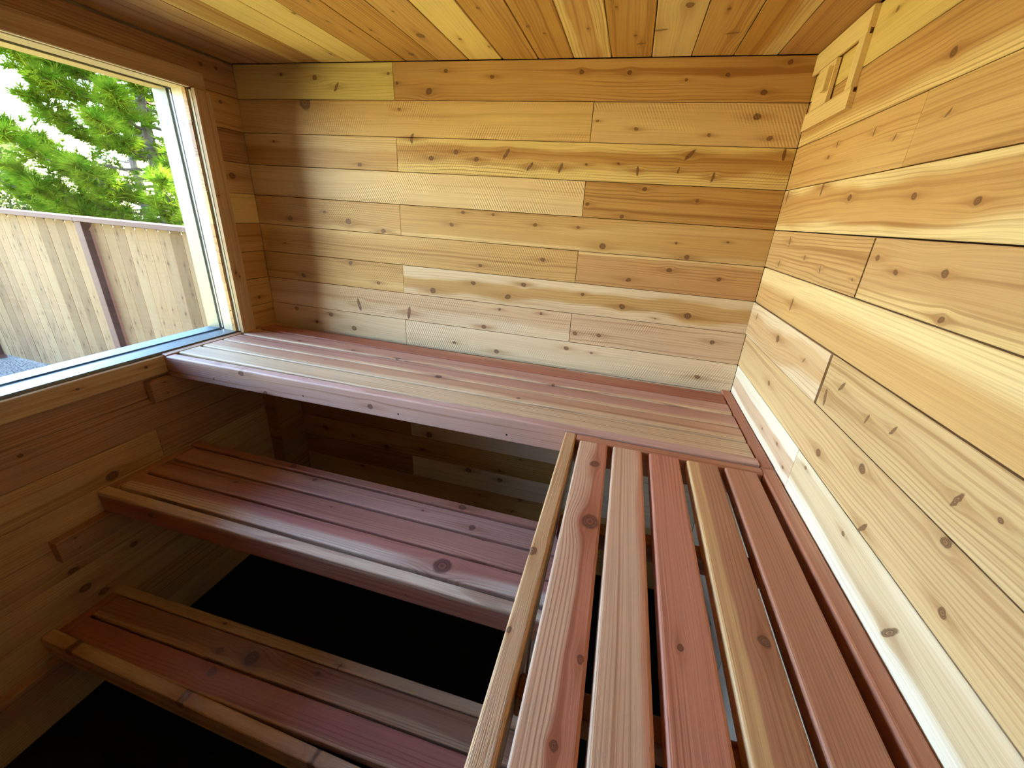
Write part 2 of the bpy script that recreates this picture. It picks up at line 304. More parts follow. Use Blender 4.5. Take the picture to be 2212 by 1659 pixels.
KC = [(1.882, -0.347, 0.0113, 'k'), (1.813, -0.205, 0.01, 's'), (2.023, -0.17, 0.0076, 's'), (1.983, -0.317, 0.005, 'k'), (1.692, -0.353, 0.0042, 'k'), (1.743, -0.172, 0.0052, 'k'), (1.762, -0.112, 0.006, 's'), (1.603, -0.23, 0.004, 'k'), (1.462, -0.207, 0.0051, 'k'), (1.421, -0.259, 0.0041, 'k'), (1.245, -0.116, 0.0048, 'k'), (1.039, -0.218, 0.0127, 'k'), (0.886, -0.27, 0.0041, 'k'), (0.872, -0.204, 0.0035, 'k'), (1.04, -0.383, 0.0039, 'k'), (0.781, -0.343, 0.0038, 'k'), (0.916, -0.066, 0.0113, 'k'), (0.578, -0.085, 0.0061, 'k'), (0.706, -0.401, 0.0063, 'k'), (0.818, -0.464, 0.0044, 'k'), (0.806, -0.27, 0.0042, 'k'), (1.166, -0.183, 0.0051, 'k'), (1.307, -0.382, 0.0044, 'k')]
KL = [(-0.147, -0.045, 0.0065, 'k'), (-0.081, -0.039, 0.006, 'k'), (-0.1, -0.458, 0.0117, 'k'), (-0.076, -1.025, 0.0069, 'k'), (-1.034, -1.375, 0.0058, 'k'), (-0.845, -1.59, 0.0169, 'k'), (-1.029, -1.973, 0.0142, 'k'), (-0.988, -2.04, 0.0134, 'k'), (-1.037, -1.877, 0.0124, 'k'), (-0.858, -1.924, 0.0109, 'k')]

def rand_knots(rr, Ln, Wd, n, r0=0.004, r1=0.010):
    return [(rr.uniform(-Ln / 2 + 0.04, Ln / 2 - 0.04), rr.uniform(-Wd * 0.38, Wd * 0.38), rr.uniform(r0, r1), 'k' if rr.random() < 0.75 else 's') for _ in range(n)]
_seed = [0]
def cedar(style, knots=(), saw=0.0, **kw):
    _seed[0] += 1
    s = dict(SAPS=dict(sap=SAP, heart=HRT2, b0=-9, b1=-0.03, contrast=0.42), MIXT=dict(sap=SAPY, heart=HRT, b0=-0.035, b1=0.04, contrast=0.5),
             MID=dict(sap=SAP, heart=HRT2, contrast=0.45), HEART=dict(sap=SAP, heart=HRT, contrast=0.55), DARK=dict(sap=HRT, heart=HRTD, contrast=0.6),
             LIGHT=dict(sap=SAPY, heart=SAPY, contrast=0.22), PALE=dict(sap=PALE, heart=PALE, contrast=0.25), TOPSAP=dict(sap=SAPY, heart=HRT, b0=-9, b1=0.03, contrast=0.45),
             BOTSAP=dict(sap=SAPY, heart=HRT, b0=-0.035, b1=9, contrast=0.45))[style]
    s = dict(s); s.update(kw)
    return wood('cedar_board_%03d' % _seed[0], knots=tuple(knots), seed=_seed[0], saw=saw, **s)

BACKING = plain('dark_backing', (0.03, 0.014, 0.008), 0.9, 0.1)
SIDING = plain('siding', (0.42, 0.40, 0.30), 0.7, 0.2)
T = 0.018; GAP = 0.0016
def zz(k): return 0.0 if k == 0 else -(0.1322 + 0.133 * (k - 1))

# ================================================================== BIG STRUCTURE
wall_back = link('wall_back', boxes_mesh('wall_back', [(-0.15, 0.0205, -0.17, W + 0.15, 0.15, H + 0.1)]), BACKING)
tag(wall_back, 'back wall of horizontal knotty cedar planks behind the long upper bench', 'wall', 'structure')
wall_right = link('wall_right', boxes_mesh('wall_right', [(W + 0.0205, -D - 0.15, -0.17, W + 0.15, 0.02, H + 0.1)]), BACKING)
tag(wall_right, 'right wall of wide golden cedar planks carrying the small wooden vent', 'wall', 'structure')
WY0, WY1, WZ0, WZ1 = -1.68, -0.2305, -1.1665, -0.1485     # window opening (y, z from ceiling)
XO = -0.178
wall_left = link('wall_left', boxes_mesh('wall_left', [
    (XO, -D - 0.15, -0.17, -0.0205, WY0 - 0.02, H + 0.1), (XO, WY1 + 0.02, -0.17, -0.0205, 0.15, H + 0.1),
    (XO, WY0 - 0.02, -0.17, -0.0205, WY1 + 0.02, WZ0 + H - 0.02), (XO, WY0 - 0.02, WZ1 + H + 0.02, -0.0205, WY1 + 0.02, H + 0.1)]), SIDING)
tag(wall_left, 'left wall of darker cedar planks around the large window', 'wall', 'structure')
wall_front = link('wall_front', boxes_mesh('wall_front', [(-0.15, -D - 0.15, -0.17, W + 0.15, -D - 0.0205, H + 0.1)]), BACKING)
tag(wall_front, 'cedar plank wall behind the viewer', 'wall', 'structure')
ceiling = link('ceiling', boxes_mesh('ceiling', [(-0.4, -D - 0.4, H + 0.0205, W + 0.3, 0.35, H + 0.14)]), BACKING)
tag(ceiling, 'ceiling of golden cedar planks running towards the back wall', 'ceiling', 'structure')
floor = link('floor', boxes_mesh('floor', [(-0.02, -D - 0.02, -0.16, W + 0.02, 0.02, 0.0)]), plain('black_rubber', (0.004, 0.004, 0.0045), 0.85, 0.15, 0.3, 90))
tag(floor, 'black rubber floor showing below the benches', 'floor', 'structure')

def lay(parent, key, rows, coord, kn, off, thick_jit=0.0008):
    """rows: list of (u0, u1, z0, z1, style, extra) on a wall; coord maps (u mid, v mid, proud) to a face centre; kn = knots in wall coords."""
    rr = random.Random(off)
    for (u0, u1, z0, z1, style, ex) in rows:
        Ln, Wd = abs(u1 - u0) - (0.0036 if key == 'right' else 0.0022), abs(z1 - z0) - (0.0023 if key == 'right' else 0.0018)
        um, zm = (u0 + u1) / 2, (z0 + z1) / 2
        ex = dict(ex or {}); proud = ex.pop('proud', rr.uniform(-thick_jit, thick_jit)); nr = ex.pop('rand', None); saw = ex.pop('saw', 0.0); dg = ex.pop('dg', 0.0)
        ks = []
        for (a, b, r, kd) in kn:
            if min(u0, u1) - 0.004 < a < max(u0, u1) + 0.004 and min(z0, z1) - 0.004 < b < max(z0, z1) + 0.004:
                du = a - um
                if key == 'right': du = -du
                if key == 'front': du = -du
                ks.append((du, b - zm, r, kd))
        if nr is not None: ks += rand_knots(rr, Ln, Wd, nr)
        m = cedar(style, ks, saw, **ex)
        board('plank', parent, key, coord(um, zm, proud), Ln, Wd - dg, T, m, ch=0.0016, rnd=0)

# back wall: butt joints alternate at x = 0.794 and 1.616
st = {0: ('LIGHT', 'HEART'), 1: ('LIGHT', 'LIGHT'), 2: ('MID', 'MIXT'), 3: ('LIGHT', 'HEART'), 4: ('MID', 'MID'), 5: ('MID', 'HEART'), 6: ('MID', 'SAPS'), 7: ('SAPS', 'MID'), 8: ('PALE', 'PALE'),
      9: ('MID', 'PALE'), 10: ('MID', 'PALE'), 11: ('MID', 'PALE'), 12: ('DARK', 'PALE'), 13: ('HEART', 'PALE'), 14: ('DARK', 'PALE'), 15: ('MID', 'MID'), 16: ('HEART', 'MID'), 17: ('MID', 'MID')}  # right pieces under the bench: PALE paints in the blue skylight there
exB = {(0, 0): dict(saw=0.2, contrast=0.3, sap=(0.74, 0.60, 0.24), heart=(0.74, 0.60, 0.24)), (0, 1): dict(heart=(0.56, 0.32, 0.12), sap=(0.6, 0.36, 0.14)), (1, 0): dict(saw=0.9, contrast=0.3, heart=(0.68, 0.46, 0.20)), (1, 1): dict(saw=0.8, heart=(0.68, 0.47, 0.23)),
       (2, 0): dict(b0=-9, b1=0.012, sap=SAP, heart=HRT2), (2, 1): dict(b0=-0.028, b1=0.028, wob=0.05, sap=SAPY, heart=HRT, saw=0.4), (3, 0): dict(saw=0.9, heart=(0.70, 0.50, 0.26)),
       (3, 1): dict(heart=HRT, contrast=0.65, sap=HRT2), (4, 0): dict(saw=0.6, b0=-0.052, b1=9), (4, 1): dict(b0=-0.050, b1=9, soft=0.004, wob=0.012), (5, 0): dict(saw=0.5), (5, 1): dict(b0=-9, b1=0.055, soft=0.003, wob=0.01, heart=(0.54, 0.30, 0.12)),
       (6, 0): dict(saw=0.7), (6, 1): dict(sap=PALE, heart=HRT2, b0=-0.03, b1=0.03, wob=0.07), (7, 0): dict(sap=PALE, heart=(0.62, 0.42, 0.24), b0=-0.014, b1=9, wob=0.03, saw=0.4), (7, 1): dict(saw=0.6, sap=PALE, heart=(0.64, 0.44, 0.26)),
       (8, 0): dict(), (8, 1): dict(saw=0.6)}
rowsB = []
for k in range(18):
    z1, z0 = zz(k), max(zz(k + 1), -H)
    jx = 0.794 if k % 2 == 0 else 1.616
    for i, (a, b) in enumerate(((0.0, jx), (jx, W))):
        e = dict(exB.get((k, i), {}))
        if k >= 9 and k not in (12, 13, 14): e['rand'] = 2
        rowsB.append((a, b, z0, z1, st[k][i], e))
lay(wall_back, 'back', rowsB, lambda u, z, p: (u, -p, z + H), KB, 11)

# right wall
stR = {0: ['LIGHT', 'MID'], 1: ['MIXT', 'MID'], 2: ['HEART', 'MIXT'], 3: ['MIXT', 'MID'], 4: ['MID', 'MID'], 5: ['TOPSAP', 'MID'], 6: ['SAPS', 'MID'], 7: ['MID', 'MID'], 8: ['PALE', 'PALE']}
exR = {(0, 0): dict(contrast=0.35, rand=1), (1, 0): dict(b0=-0.034, b1=9, sap=(0.80, 0.60, 0.28), heart=(0.58, 0.34, 0.13), wob=0.03), (2, 0): dict(heart=(0.62, 0.38, 0.15)), (2, 1): dict(heart=(0.60, 0.37, 0.15), b0=-9, b1=0.06),
       (3, 0): dict(b0=-0.042, b1=0.05, wob=0.045, sap=(0.80, 0.62, 0.32), heart=(0.58, 0.34, 0.13), fig=0.9), (4, 0): dict(heart=(0.56, 0.345, 0.15), contrast=0.6), (4, 1): dict(b0=-0.045, b1=9, heart=(0.55, 0.335, 0.15), fig=0.9),
       (5, 0): dict(b0=-9, b1=0.012, soft=0.02, wob=0.02, sap=(0.80, 0.60, 0.31), heart=(0.60, 0.36, 0.14), contrast=0.3), (6, 0): dict(sap=PALE, heart=(0.58, 0.36, 0.17), b0=-0.05, b1=0.03, wob=0.07, fig=0.9, contrast=0.5, proud=0.004), (6, 1): dict(sap=PALE, heart=(0.60, 0.40, 0.19), fig=0.9, contrast=0.5),
       (7, 0): dict(heart=(0.60, 0.395, 0.19), fig=0.9), (8, 0): dict(sap=(0.82, 0.70, 0.52), heart=(0.60, 0.40, 0.25), b0=-0.028, b1=0.022, wob=0.03, soft=0.004), (8, 1): dict(sap=(0.80, 0.70, 0.54), heart=(0.62, 0.46, 0.27), b0=-0.02, b1=9, wob=0.03)}
rowsR = []
for k in range(18):
    z1, z0 = zz(k), max(zz(k + 1), -H)
    jy = -0.655 if k % 2 == 0 else -1.478
    for i, (a, b) in enumerate(((0.0, jy), (jy, -D))):
        e = dict(exR.get((k, i), {}))
        if k >= 9 or (k, i) not in exR: e['rand'] = 2
        e['dg'] = 0.0012 if k in (4, 6) else 0
        rowsR.append((a, b, z0, z1, stR.get(k, ['PALE', 'PALE'])[i], e))
lay(wall_right, 'right', rowsR, lambda u, z, p: (W - p, u, z + H), KR, 12)

# left wall: short planks beside the window, long ones below
rowsL = [(0.0, -D, zz(1), -0.004, 'DARK', dict(sap=HRT, heart=(0.46, 0.27, 0.13)))]
tones = ['MID', 'HEART', 'DARK', 'LIGHT', 'HEART', 'HEART', 'MID', 'MID']
for k in range(1, 9):
    z1, z0 = zz(k), (zz(k + 1) if k < 8 else -1.2055)
    e = {1: dict(rand=1), 2: dict(heart=(0.40, 0.21, 0.10), contrast=0.8), 3: dict(heart=(0.56, 0.38, 0.19)), 5: dict(b0=-0.035, b1=9, sap=HRT2, heart=HRT)}.get(k, {})
    rowsL.append((0.0, WY1 - 0.006, z0, z1, tones[k - 1], dict(e, saw=0.2)))
    rowsL.append((WY0 + 0.006, -D, z0, z1, 'MID', dict(rand=1)))
rowsL.append((WY1 - 0.006, WY0 + 0.006, -0.142, zz(1), 'MID', {}))
rowsL.append((WY1 - 0.006, WY0 + 0.006, -1.2055, -1.172, 'MID', {}))
LZ = [-1.2055, -1.341, -1.480, -1.612, -1.755, -1.8865, -2.0225, -2.155, -2.29, -H]
tl = ['HEART', 'HEART', 'MID', 'MID', 'MID', 'MID', 'MID', 'HEART', 'MID']
for i in range(9):
    jy = {2: -0.666, 0: -1.5, 4: -1.62, 6: -1.7, 8: -0.9}.get(i)
    segs = [(0.0, -D)] if jy is None else [(0.0, jy), (jy, -D)]
    for j, (a, b) in enumerate(segs):
        e = dict(heart=(0.47, 0.26, 0.15)) if (i == 2 and j == 0) or i < 2 else dict(heart=(0.58, 0.36, 0.17))
        rowsL.append((a, b, LZ[i + 1], LZ[i], tl[i], e))
lay(wall_left, 'left', rowsL, lambda u, z, p: (p, u, z + H), KL, 13)

# wall behind the viewer
rowsF = [(0.0, W, max(zz(k + 1), -H), zz(k), RNG.choice(['MID', 'HEART', 'LIGHT']), dict(rand=2)) for k in range(18)]
lay(wall_front, 'front', rowsF, lambda u, z, p: (u, -D + p, z + H), [], 14)

# ceiling boards
CX = [0.0, 0.065, 0.1985, 0.3317, 0.4612, 0.5928, 0.7154, 0.8554, 0.9931, 1.1204, 1.2573, 1.3964, 1.5273, 1.6617, 1.7988, 1.9294, 2.0617, 2.1962, W]
ctone = ['HEART', 'HEART', 'MID', 'BOTSAP', 'LIGHT', 'LIGHT', 'HEART', 'HEART', 'MID', 'LIGHT', 'HEART', 'HEART', 'MIXT', 'HEART', 'LIGHT', 'MID', 'MIXT', 'HEART']
exC = {12: dict(b0=-0.035, b1=0.03, sap=(0.74, 0.56, 0.26), heart=(0.56, 0.32, 0.12), soft=0.006), 14: dict(heart=(0.66, 0.48, 0.24), contrast=0.3), 16: dict(b0=-9, b1=0.02, wob=0.06, sap=(0.70, 0.52, 0.26)), 17: dict(heart=(0.50, 0.28, 0.11)), 2: dict(heart=(0.52, 0.31, 0.14)), 1: dict(heart=(0.50, 0.29, 0.13)), 10: dict(fig=0.9), 11: dict(fig=0.9), 15: dict(fig=1.0, contrast=0.6)}
rr = random.Random(5)
for i in range(len(CX) - 1):
    a, b = CX[i], CX[i + 1]; g = 0.0016 + (0.004 if i in (9, 10) else 0) + (0.0015 if i in (13, 14, 16) else 0)
    ks = [(y - (-D / 2), x - (a + b) / 2, r, kd) for (x, y, r, kd) in KC if a < x < b]
    e = dict(exC.get(i, {}))
    ks += [(k[0] - 0.5, k[1], k[2], k[3]) for k in rand_knots(rr, 1.3, b - a, 2)]
    if i == 0: ks = []
    m = cedar(ctone[i], ks, 0.0, **e)
    board('plank', ceiling, 'ceil', ((a + b) / 2, -D / 2 - 0.001, H + 0.001 * rr.random()), D - 0.004, b - a - g, T, m, ch=0.0016)

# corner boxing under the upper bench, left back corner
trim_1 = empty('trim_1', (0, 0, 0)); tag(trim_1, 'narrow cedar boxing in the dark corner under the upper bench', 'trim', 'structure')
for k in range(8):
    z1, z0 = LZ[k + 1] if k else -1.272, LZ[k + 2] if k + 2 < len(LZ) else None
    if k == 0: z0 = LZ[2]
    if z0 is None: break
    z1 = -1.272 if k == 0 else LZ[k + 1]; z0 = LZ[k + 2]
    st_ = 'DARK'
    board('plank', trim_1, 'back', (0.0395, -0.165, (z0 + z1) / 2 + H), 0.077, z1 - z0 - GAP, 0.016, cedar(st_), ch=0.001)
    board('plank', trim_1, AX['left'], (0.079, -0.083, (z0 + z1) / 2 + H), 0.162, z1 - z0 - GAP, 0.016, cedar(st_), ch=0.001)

# ================================================================== WINDOW
window_1 = empty('window_1', (0, (WY0 + WY1) / 2, H - 0.65)); tag(window_1, 'large fixed window in the left wall with pale wood casing and jambs', 'window', 'structure')
casm = lambda s: cedar('MID', rand_knots(random.Random(s), 1.0, 0.06, 3, 0.003, 0.006), 0, heart=(0.56, 0.38, 0.21), contrast=0.4)
cw = 0.066
board('casing', window_1, 'left', (0.019, (WY0 - cw + WY1 + cw) / 2, WZ1 + 0.003 + cw / 2 + H), WY1 - WY0 + 2 * cw + 0.004, cw, 0.019, casm(1), ch=0.003, rnd=1)
board('casing', window_1, 'left', (0.019, (WY0 - cw + WY1 + cw) / 2, WZ0 - 0.012 - 0.036 + H), WY1 - WY0 + 2 * cw, 0.072, 0.019, casm(2), ch=0.003, rnd=1)
for yy, s in ((WY1 + 0.003 + cw / 2, 3), (WY0 - 0.003 - cw / 2, 4)):
    board('casing', window_1, AX['postx'], (0.019, yy, (WZ0 + WZ1 - 0.006) / 2 + H), WZ1 - WZ0 + 0.008, cw, 0.019, casm(s), ch=0.003, rnd=1).rotation_euler
JW = wood('jamb_wood', (0.80, 0.74, 0.56), (0.80, 0.74, 0.56), contrast=0.12, seed=901, rough=0.45, knots=((0.38, 0.01, 0.006, 'k'), (-0.2, -0.02, 0.007, 'k')), spec=0.4)
JW2 = wood('jamb_wood_warm', (0.74, 0.60, 0.38), (0.74, 0.60, 0.38), contrast=0.15, seed=902, rough=0.45)
OUTF = wood('outer_frame_wood', (0.052, 0.055, 0.038), (0.052, 0.055, 0.038), contrast=0.12, seed=903, rough=0.5, knots=((0.3, 0.0, 0.008, 'k'), (0.05, 0.01, 0.006, 'k')))
# jamb boards: inner run x from 0.000 to -0.078, then the dark glazing bead and glass, then outer boards to -0.178
zc, hh = (WZ0 + WZ1) / 2 + H, WZ1 - WZ0
yc, ww = (WY0 + WY1) / 2, WY1 - WY0
up, xx, yv = Vector((0, 0, 1)), Vector((1, 0, 0)), Vector((0, 1, 0))
SILLO_SKY = wood('outer_sill_sky_tint', (0.040, 0.058, 0.060), (0.040, 0.058, 0.060), contrast=0.12, seed=907, rough=0.4)  # outer sill board, blue sky cast put into its colour
SILL = wood('sill_sky_tint', (0.19, 0.23, 0.25), (0.19, 0.23, 0.25), contrast=0.12, seed=905, rough=0.4, spec=0.4)  # same board as the jambs, with the sky's blue painted into it
BEAD = plain('dark_bead', (0.012, 0.014, 0.018), 0.5, 0.25)
def jamb(nm, x0, x1, mat, inset, mh):
    xm, wd = (x0 + x1) / 2, abs(x1 - x0)
    board(nm, window_1, (up, -xx), (xm, WY1 - inset, zc), hh, wd, 0.019, mat, ch=0.001).name          # right jamb, faces -y
    board(nm, window_1, (up, xx), (xm, WY0 + inset, zc), hh, wd, 0.019, mat, ch=0.001)
    board(nm, window_1, (yv, -xx), (xm, yc, WZ0 + inset + H), ww, wd, 0.019, BEAD if mat is BEAD else (SILLO_SKY if mat is OUTF else SILL), ch=0.001)           # sill, faces up
    board(nm, window_1, (yv, xx), (xm, yc, WZ1 - inset + H), ww, wd, 0.019, mh, ch=0.001)             # head, faces down
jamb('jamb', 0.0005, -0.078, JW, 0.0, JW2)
OUTH = wood('outer_head_wood', (0.17, 0.125, 0.06), (0.17, 0.125, 0.06), contrast=0.12, seed=906)
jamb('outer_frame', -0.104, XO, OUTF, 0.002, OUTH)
jamb('glazing_bead', -0.0785, -0.1035, BEAD, -0.004, BEAD)
LIP = plain('pale_edge', (0.80, 0.74, 0.60), 0.5, 0.3)
# pale inner edge between casing and jamb
for (k, c, Ln) in (((up, -xx), (0.0125, WY1 + 0.002, zc - 0.002), hh - 0.006), ((up, xx), (0.0125, WY0 - 0.002, zc - 0.002), hh - 0.006), ((yv, -xx), (0.0125, yc, WZ0 - 0.011 + H), ww), ((yv, xx), (0.0125, yc, WZ1 + 0.002 + H), ww)):
    board('stop_strip', window_1, k, c, Ln, 0.0125, 0.004, LIP, ch=0.0008)
gm = bpy.data.materials.new('window_glass'); gm.use_nodes = True; _g = gm.node_tree; _g.nodes.clear()
_t = N(_g, 'ShaderNodeBsdfTransparent'); _t.inputs[0].default_value = (0.95, 0.97, 0.96, 1)
_gl = N(_g, 'ShaderNodeBsdfGlossy'); _gl.inputs['Roughness'].default_value = 0.02
_fr = N(_g, 'ShaderNodeFresnel', ins={'IOR': 1.45}); _mx = N(_g, 'ShaderNodeMixShader'); _ou = N(_g, 'ShaderNodeOutputMaterial')
L(_g, _fr.outputs[0], _mx.inputs[0]); L(_g, _t.outputs[0], _mx.inputs[1]); L(_g, _gl.outputs[0], _mx.inputs[2]); L(_g, _mx.outputs[0], _ou.inputs[0])
board('pane', window_1, (yv, up), (-0.0895, yc, zc), ww + 0.006, hh + 0.006, 0.003, gm, ch=0.0003)

# ================================================================== BENCHES
_bs = [500]
def bw(tone, knots=(), **kw):
    _bs[0] += 1
    s = dict(red=dict(sap=RSAP, heart=RED, contrast=0.45), pink=dict(sap=RSAP, heart=PINK, contrast=0.5), tan=dict(sap=RSAP, heart=TAN, contrast=0.5), sap=dict(sap=RSAP, heart=RSAP, contrast=0.4),
             half=dict(sap=RSAP, heart=RED2, b0=-9, b1=0.0, contrast=0.45), brown=dict(sap=TAN, heart=(0.36, 0.17, 0.09), contrast=0.5))[tone]
    s = dict(s, rough=0.46, spec=0.4, bump=0.35, fig=0.5, wob=0.02, soft=0.005, knot=(0.13, 0.045, 0.03)); s.update(kw)
    return wood('bench_board_%03d' % _bs[0], knots=tuple(knots), seed=_bs[0], **s)
RB = dict(ch=0.006, rnd=2, all4=True)
TL = 0.038
def bench(name_label, zx, loc):
    o = empty('sauna_bench', loc); tag(o, name_label, 'bench', group='slatted cedar sauna benches'); return o

# --- upper bench along the back wall (top 1.18 m below the ceiling)
A = bench('long upper sauna bench of five slats against the back wall under the window end', 0, (W / 2, -0.3, 0)); 
def zA(x): return -1.1725 - 0.0039 * x + H
tA = math.atan(0.0039)
xa0, xa1 = 0.039, 2.286; xm = (xa0 + xa1) / 2; La = xa1 - xa0 - 0.004
ka = [(0.351, -0.213, .007, 'k'), (0.653, -0.221, .008, 'k'), (0.888, -0.229, .009, 'k'), (1.142, -0.345, .013, 'k'), (1.6, -0.235, .006, 'k'), (1.501, -0.411, .006, 'k')]
sl = [(-0.0485, 'red', {}), (-0.149, 'pink', dict(b0=-0.03, b1=9)), (-0.2505, 'pink', dict(b0=-0.028, b1=9, wob=0.012)), (-0.346, 'tan', dict(heart=(0.54, 0.30, 0.18), sap=(0.64, 0.46, 0.28), b0=-0.02, b1=9)), (-0.4447, 'tan', dict(heart=(0.63, 0.45, 0.27)))]
for yb, tone, ex in sl:
    ym = yb - 0.0445
    ks = [(x - xm, y - ym, r, k) for (x, y, r, k) in ka if abs(y - ym) < 0.05]
    board('slat', A, 'topx', (xm, ym, zA(xm)), La, 0.089, TL, bw(tone, ks, **ex), tilt=tA, **RB)
fbx = (0.036 + 2.286) / 2
board('front_board', A, 'back', (fbx, -0.5775, zA(fbx) - 0.0445), 2.286 - 0.036, 0.089, 0.038, bw('pink', [(0.414 - fbx, 0.03, .010, 'k'), (0.516 - fbx, -0.036, .008, 'k'), (0.986 - fbx, -0.008, .009, 'k')], heart=(0.55, 0.33, 0.27), contrast=0.5, grain=1.6,
      holes=[(0.268 - fbx, -0.018, .0036), (0.694 - fbx, -0.018, .0036), (1.099 - fbx, -0.018, .0036), (1.509 - fbx, -0.018, .0036)]), tilt=tA, **RB)
board('end_rail', A, 'topy', (0.0195, -0.289, zA(0)), 0.575, 0.038, 0.089, bw('tan'), **RB)
board('end_rail', A, 'topy', (2.3065, -0.289, zA(2.3)), 0.575, 0.038, 0.089, bw('red', heart=(0.42, 0.16, 0.09)), **RB)
for x in (0.62, 1.20, 1.74):
    board('support', A, 'topy', (x, -0.29, zA(x) - TL - 0.001), 0.49, 0.038, 0.051, bw('brown'), **RB)

# --- right bench running towards the viewer
zB = -1.1816 + H
B = bench('sauna bench of five wide-gapped slats along the right wall running to the viewer', 0, (2.0, -1.4, 0))
yb0, yb1 = -0.6135, -2.10; LB = yb0 - yb1; ybm = (yb0 + yb1) / 2
kb = [(1.822, -0.727, .011, 'k'), (1.829, -0.955, .018, 'k'), (1.998, -1.193, .005, 'k'), (1.842, -1.258, .006, 'k'), (2.138, -1.14, .009, 'k'), (1.82, -1.374, .005, 'k')]
def by(c0, c1):  # board centre line from y=-0.6 to y=-1.42
    s = (c1 - c0) / (-1.42 + 0.6); return c0 + s * (ybm + 0.6), s
for c0, c1, tone, ex in ((1.8018, 1.811, 'half', dict(b0=0.008, b1=9, sap=(0.68, 0.44, 0.28), heart=(0.52, 0.20, 0.12), grain=1.5)), (1.9043, 1.908, 'tan', dict(b0=-9, b1=0.030, heart=(0.66, 0.42, 0.27), sap=(0.56, 0.23, 0.13), grain=1.4)), (2.0113, 2.010, 'red', dict(heart=(0.55, 0.22, 0.14), grain=1.2, contrast=0.6)),
                         (2.1193, 2.1145, 'half', dict(b0=-0.012, b1=9, soft=0.003, sap=(0.66, 0.40, 0.18), heart=(0.44, 0.20, 0.11))), (2.2244, 2.217, 'brown', dict(heart=(0.46, 0.20, 0.115), contrast=0.4, grain=1.8))):
    cx, s = by(c0, c1)
    ks = [(-(y - ybm), x - cx, r, k) for (x, y, r, k) in kb if abs(x - (c0 + (c1 - c0) * (y + .6) / -.82)) < 0.045]
    board('slat', B, 'topy', (cx, ybm, zB), LB, 0.0865, TL, bw(tone, ks, **ex), yaw=math.atan(-s), **RB)
cx, s = by(1.7262, 1.7345); yf = (-0.5795 + yb1) / 2; cx = 1.7262 + s * (yf + 0.6)
board('front_board', B, 'topy', (cx, yf, zB), -0.5795 - yb1, 0.0375, 0.089, bw('sap', [(-(-1.076 - yf), -0.013, .009, 'k'), (-(-1.245 - yf), -0.012, .004, 'k')], sap=(0.62, 0.37, 0.18), heart=(0.62, 0.37, 0.18), grain=2.4, contrast=0.85, bump=0.9), yaw=math.atan(-s), **RB)
board('end_rail', B, 'topx', ((1.746 + 2.286) / 2, -0.5965, zB), 2.286 - 1.746, 0.0335, 0.089, bw('red', heart=(0.48, 0.20, 0.11)), **RB)
board('wall_rail', B, 'topy', (2.3045, (-0.5795 + yb1) / 2, zB), -0.5795 - yb1, 0.0385, 0.089, bw('red', heart=(0.46, 0.18, 0.095)), **RB)
for y in (-0.925, -1.295, -1.68):
    board('support', B, 'topx', ((1.752 + 2.284) / 2, y, zB - TL - 0.001), 2.284 - 1.752, 0.038, 0.051, bw('brown', heart=(0.26, 0.10, 0.05)), **RB)
for y in (-1.30, -2.05):
    board('leg', B, 'posty', (1.79, y, (zB - 0.09) / 2), zB - 0.092, 0.064, 0.038, bw('brown'), **RB)

# --- middle bench
zC = -1.62 + H
Cb = bench('middle sauna bench of three slats one step below the upper bench', 0, (0.9, -0.72, 0))
xc0, xc1 = 0.039, 1.785; xm = (xc0 + xc1) / 2
kc = [(1.382, -0.816, .024, 'k'), (0.696, -0.589, .008, 'k'), (1.412, -0.634, .010, 'k'), (0.42, -0.699, .006, 'k'), (1.472, -0.671, .006, 'k'), (0.867, -0.700, .003, 'k'), (1.2, -0.61, .004, 'k')]
for yb, wd, tone, ex in ((-0.5735, 0.087, 'pink', {}), (-0.6705, 0.090, 'pink', dict(heart=(0.44, 0.19, 0.13))), (-0.7690, 0.084, 'half', dict(b0=-0.006, b1=9, soft=0.012, sap=(0.66, 0.50, 0.36), heart=(0.44, 0.17, 0.12)))):
    ym = yb - wd / 2
    ks = [(x - xm, y - ym, r, k) for (x, y, r, k) in kc if abs(y - ym) < wd / 2]
    board('slat', Cb, 'topx', (xm, ym, zC), xc1 - xc0 - 0.003, wd, TL, bw(tone, ks, **ex), **RB)
board('back_board', Cb, 'topx', ((0.0 + xc1) / 2 + 0.001, -0.5435, zC), xc1, 0.037, 0.089, bw('pink', [(0.545 - 0.89, 0.0, .011, 'k'), (1.333 - 0.89, -0.004, .013, 'k')], heart=(0.46, 0.20, 0.13)), **RB)
board('front_board', Cb, 'back', ((0.003 + xc1) / 2, -0.9035, zC - 0.0445), xc1 - 0.003, 0.089, 0.038, bw('half', [(0.255 - 0.894, 0.004, .010, 'k'), (0.855 - 0.894, -0.02, .002, 'k'), (1.3 - .894, -0.012, .002, 'k')], sap=(0.64, 0.46, 0.30), heart=(0.40, 0.16, 0.10), b0=-9, b1=0.030, soft=0.006, grain=0.8), **RB)
board('end_rail', Cb, 'topy', (0.019, -0.7145, zC), 0.300, 0.038, 0.089, bw('tan', heart=(0.48, 0.24, 0.13)), **RB)
board('support', Cb, 'topy', (0.95, -0.7145, zC - TL - 0.001), 0.300, 0.038, 0.051, bw('brown'), **RB)
board('leg', Cb, 'posty', (1.675, -0.864, (zC - 0.089) / 2), zC - 0.091, 0.040, 0.038, bw('tan', heart=(0.55, 0.38, 0.26)), **RB)
board('leg', Cb, 'posty', (1.735, -0.864, (zC - 0.040) / 2), zC - 0.041, 0.064, 0.038, bw('tan', heart=(0.50, 0.34, 0.24)), **RB)
board('leg', Cb, 'posty', (1.675, -0.563, (zC - 0.090) / 2), zC - 0.092, 0.064, 0.038, bw('tan'), **RB)

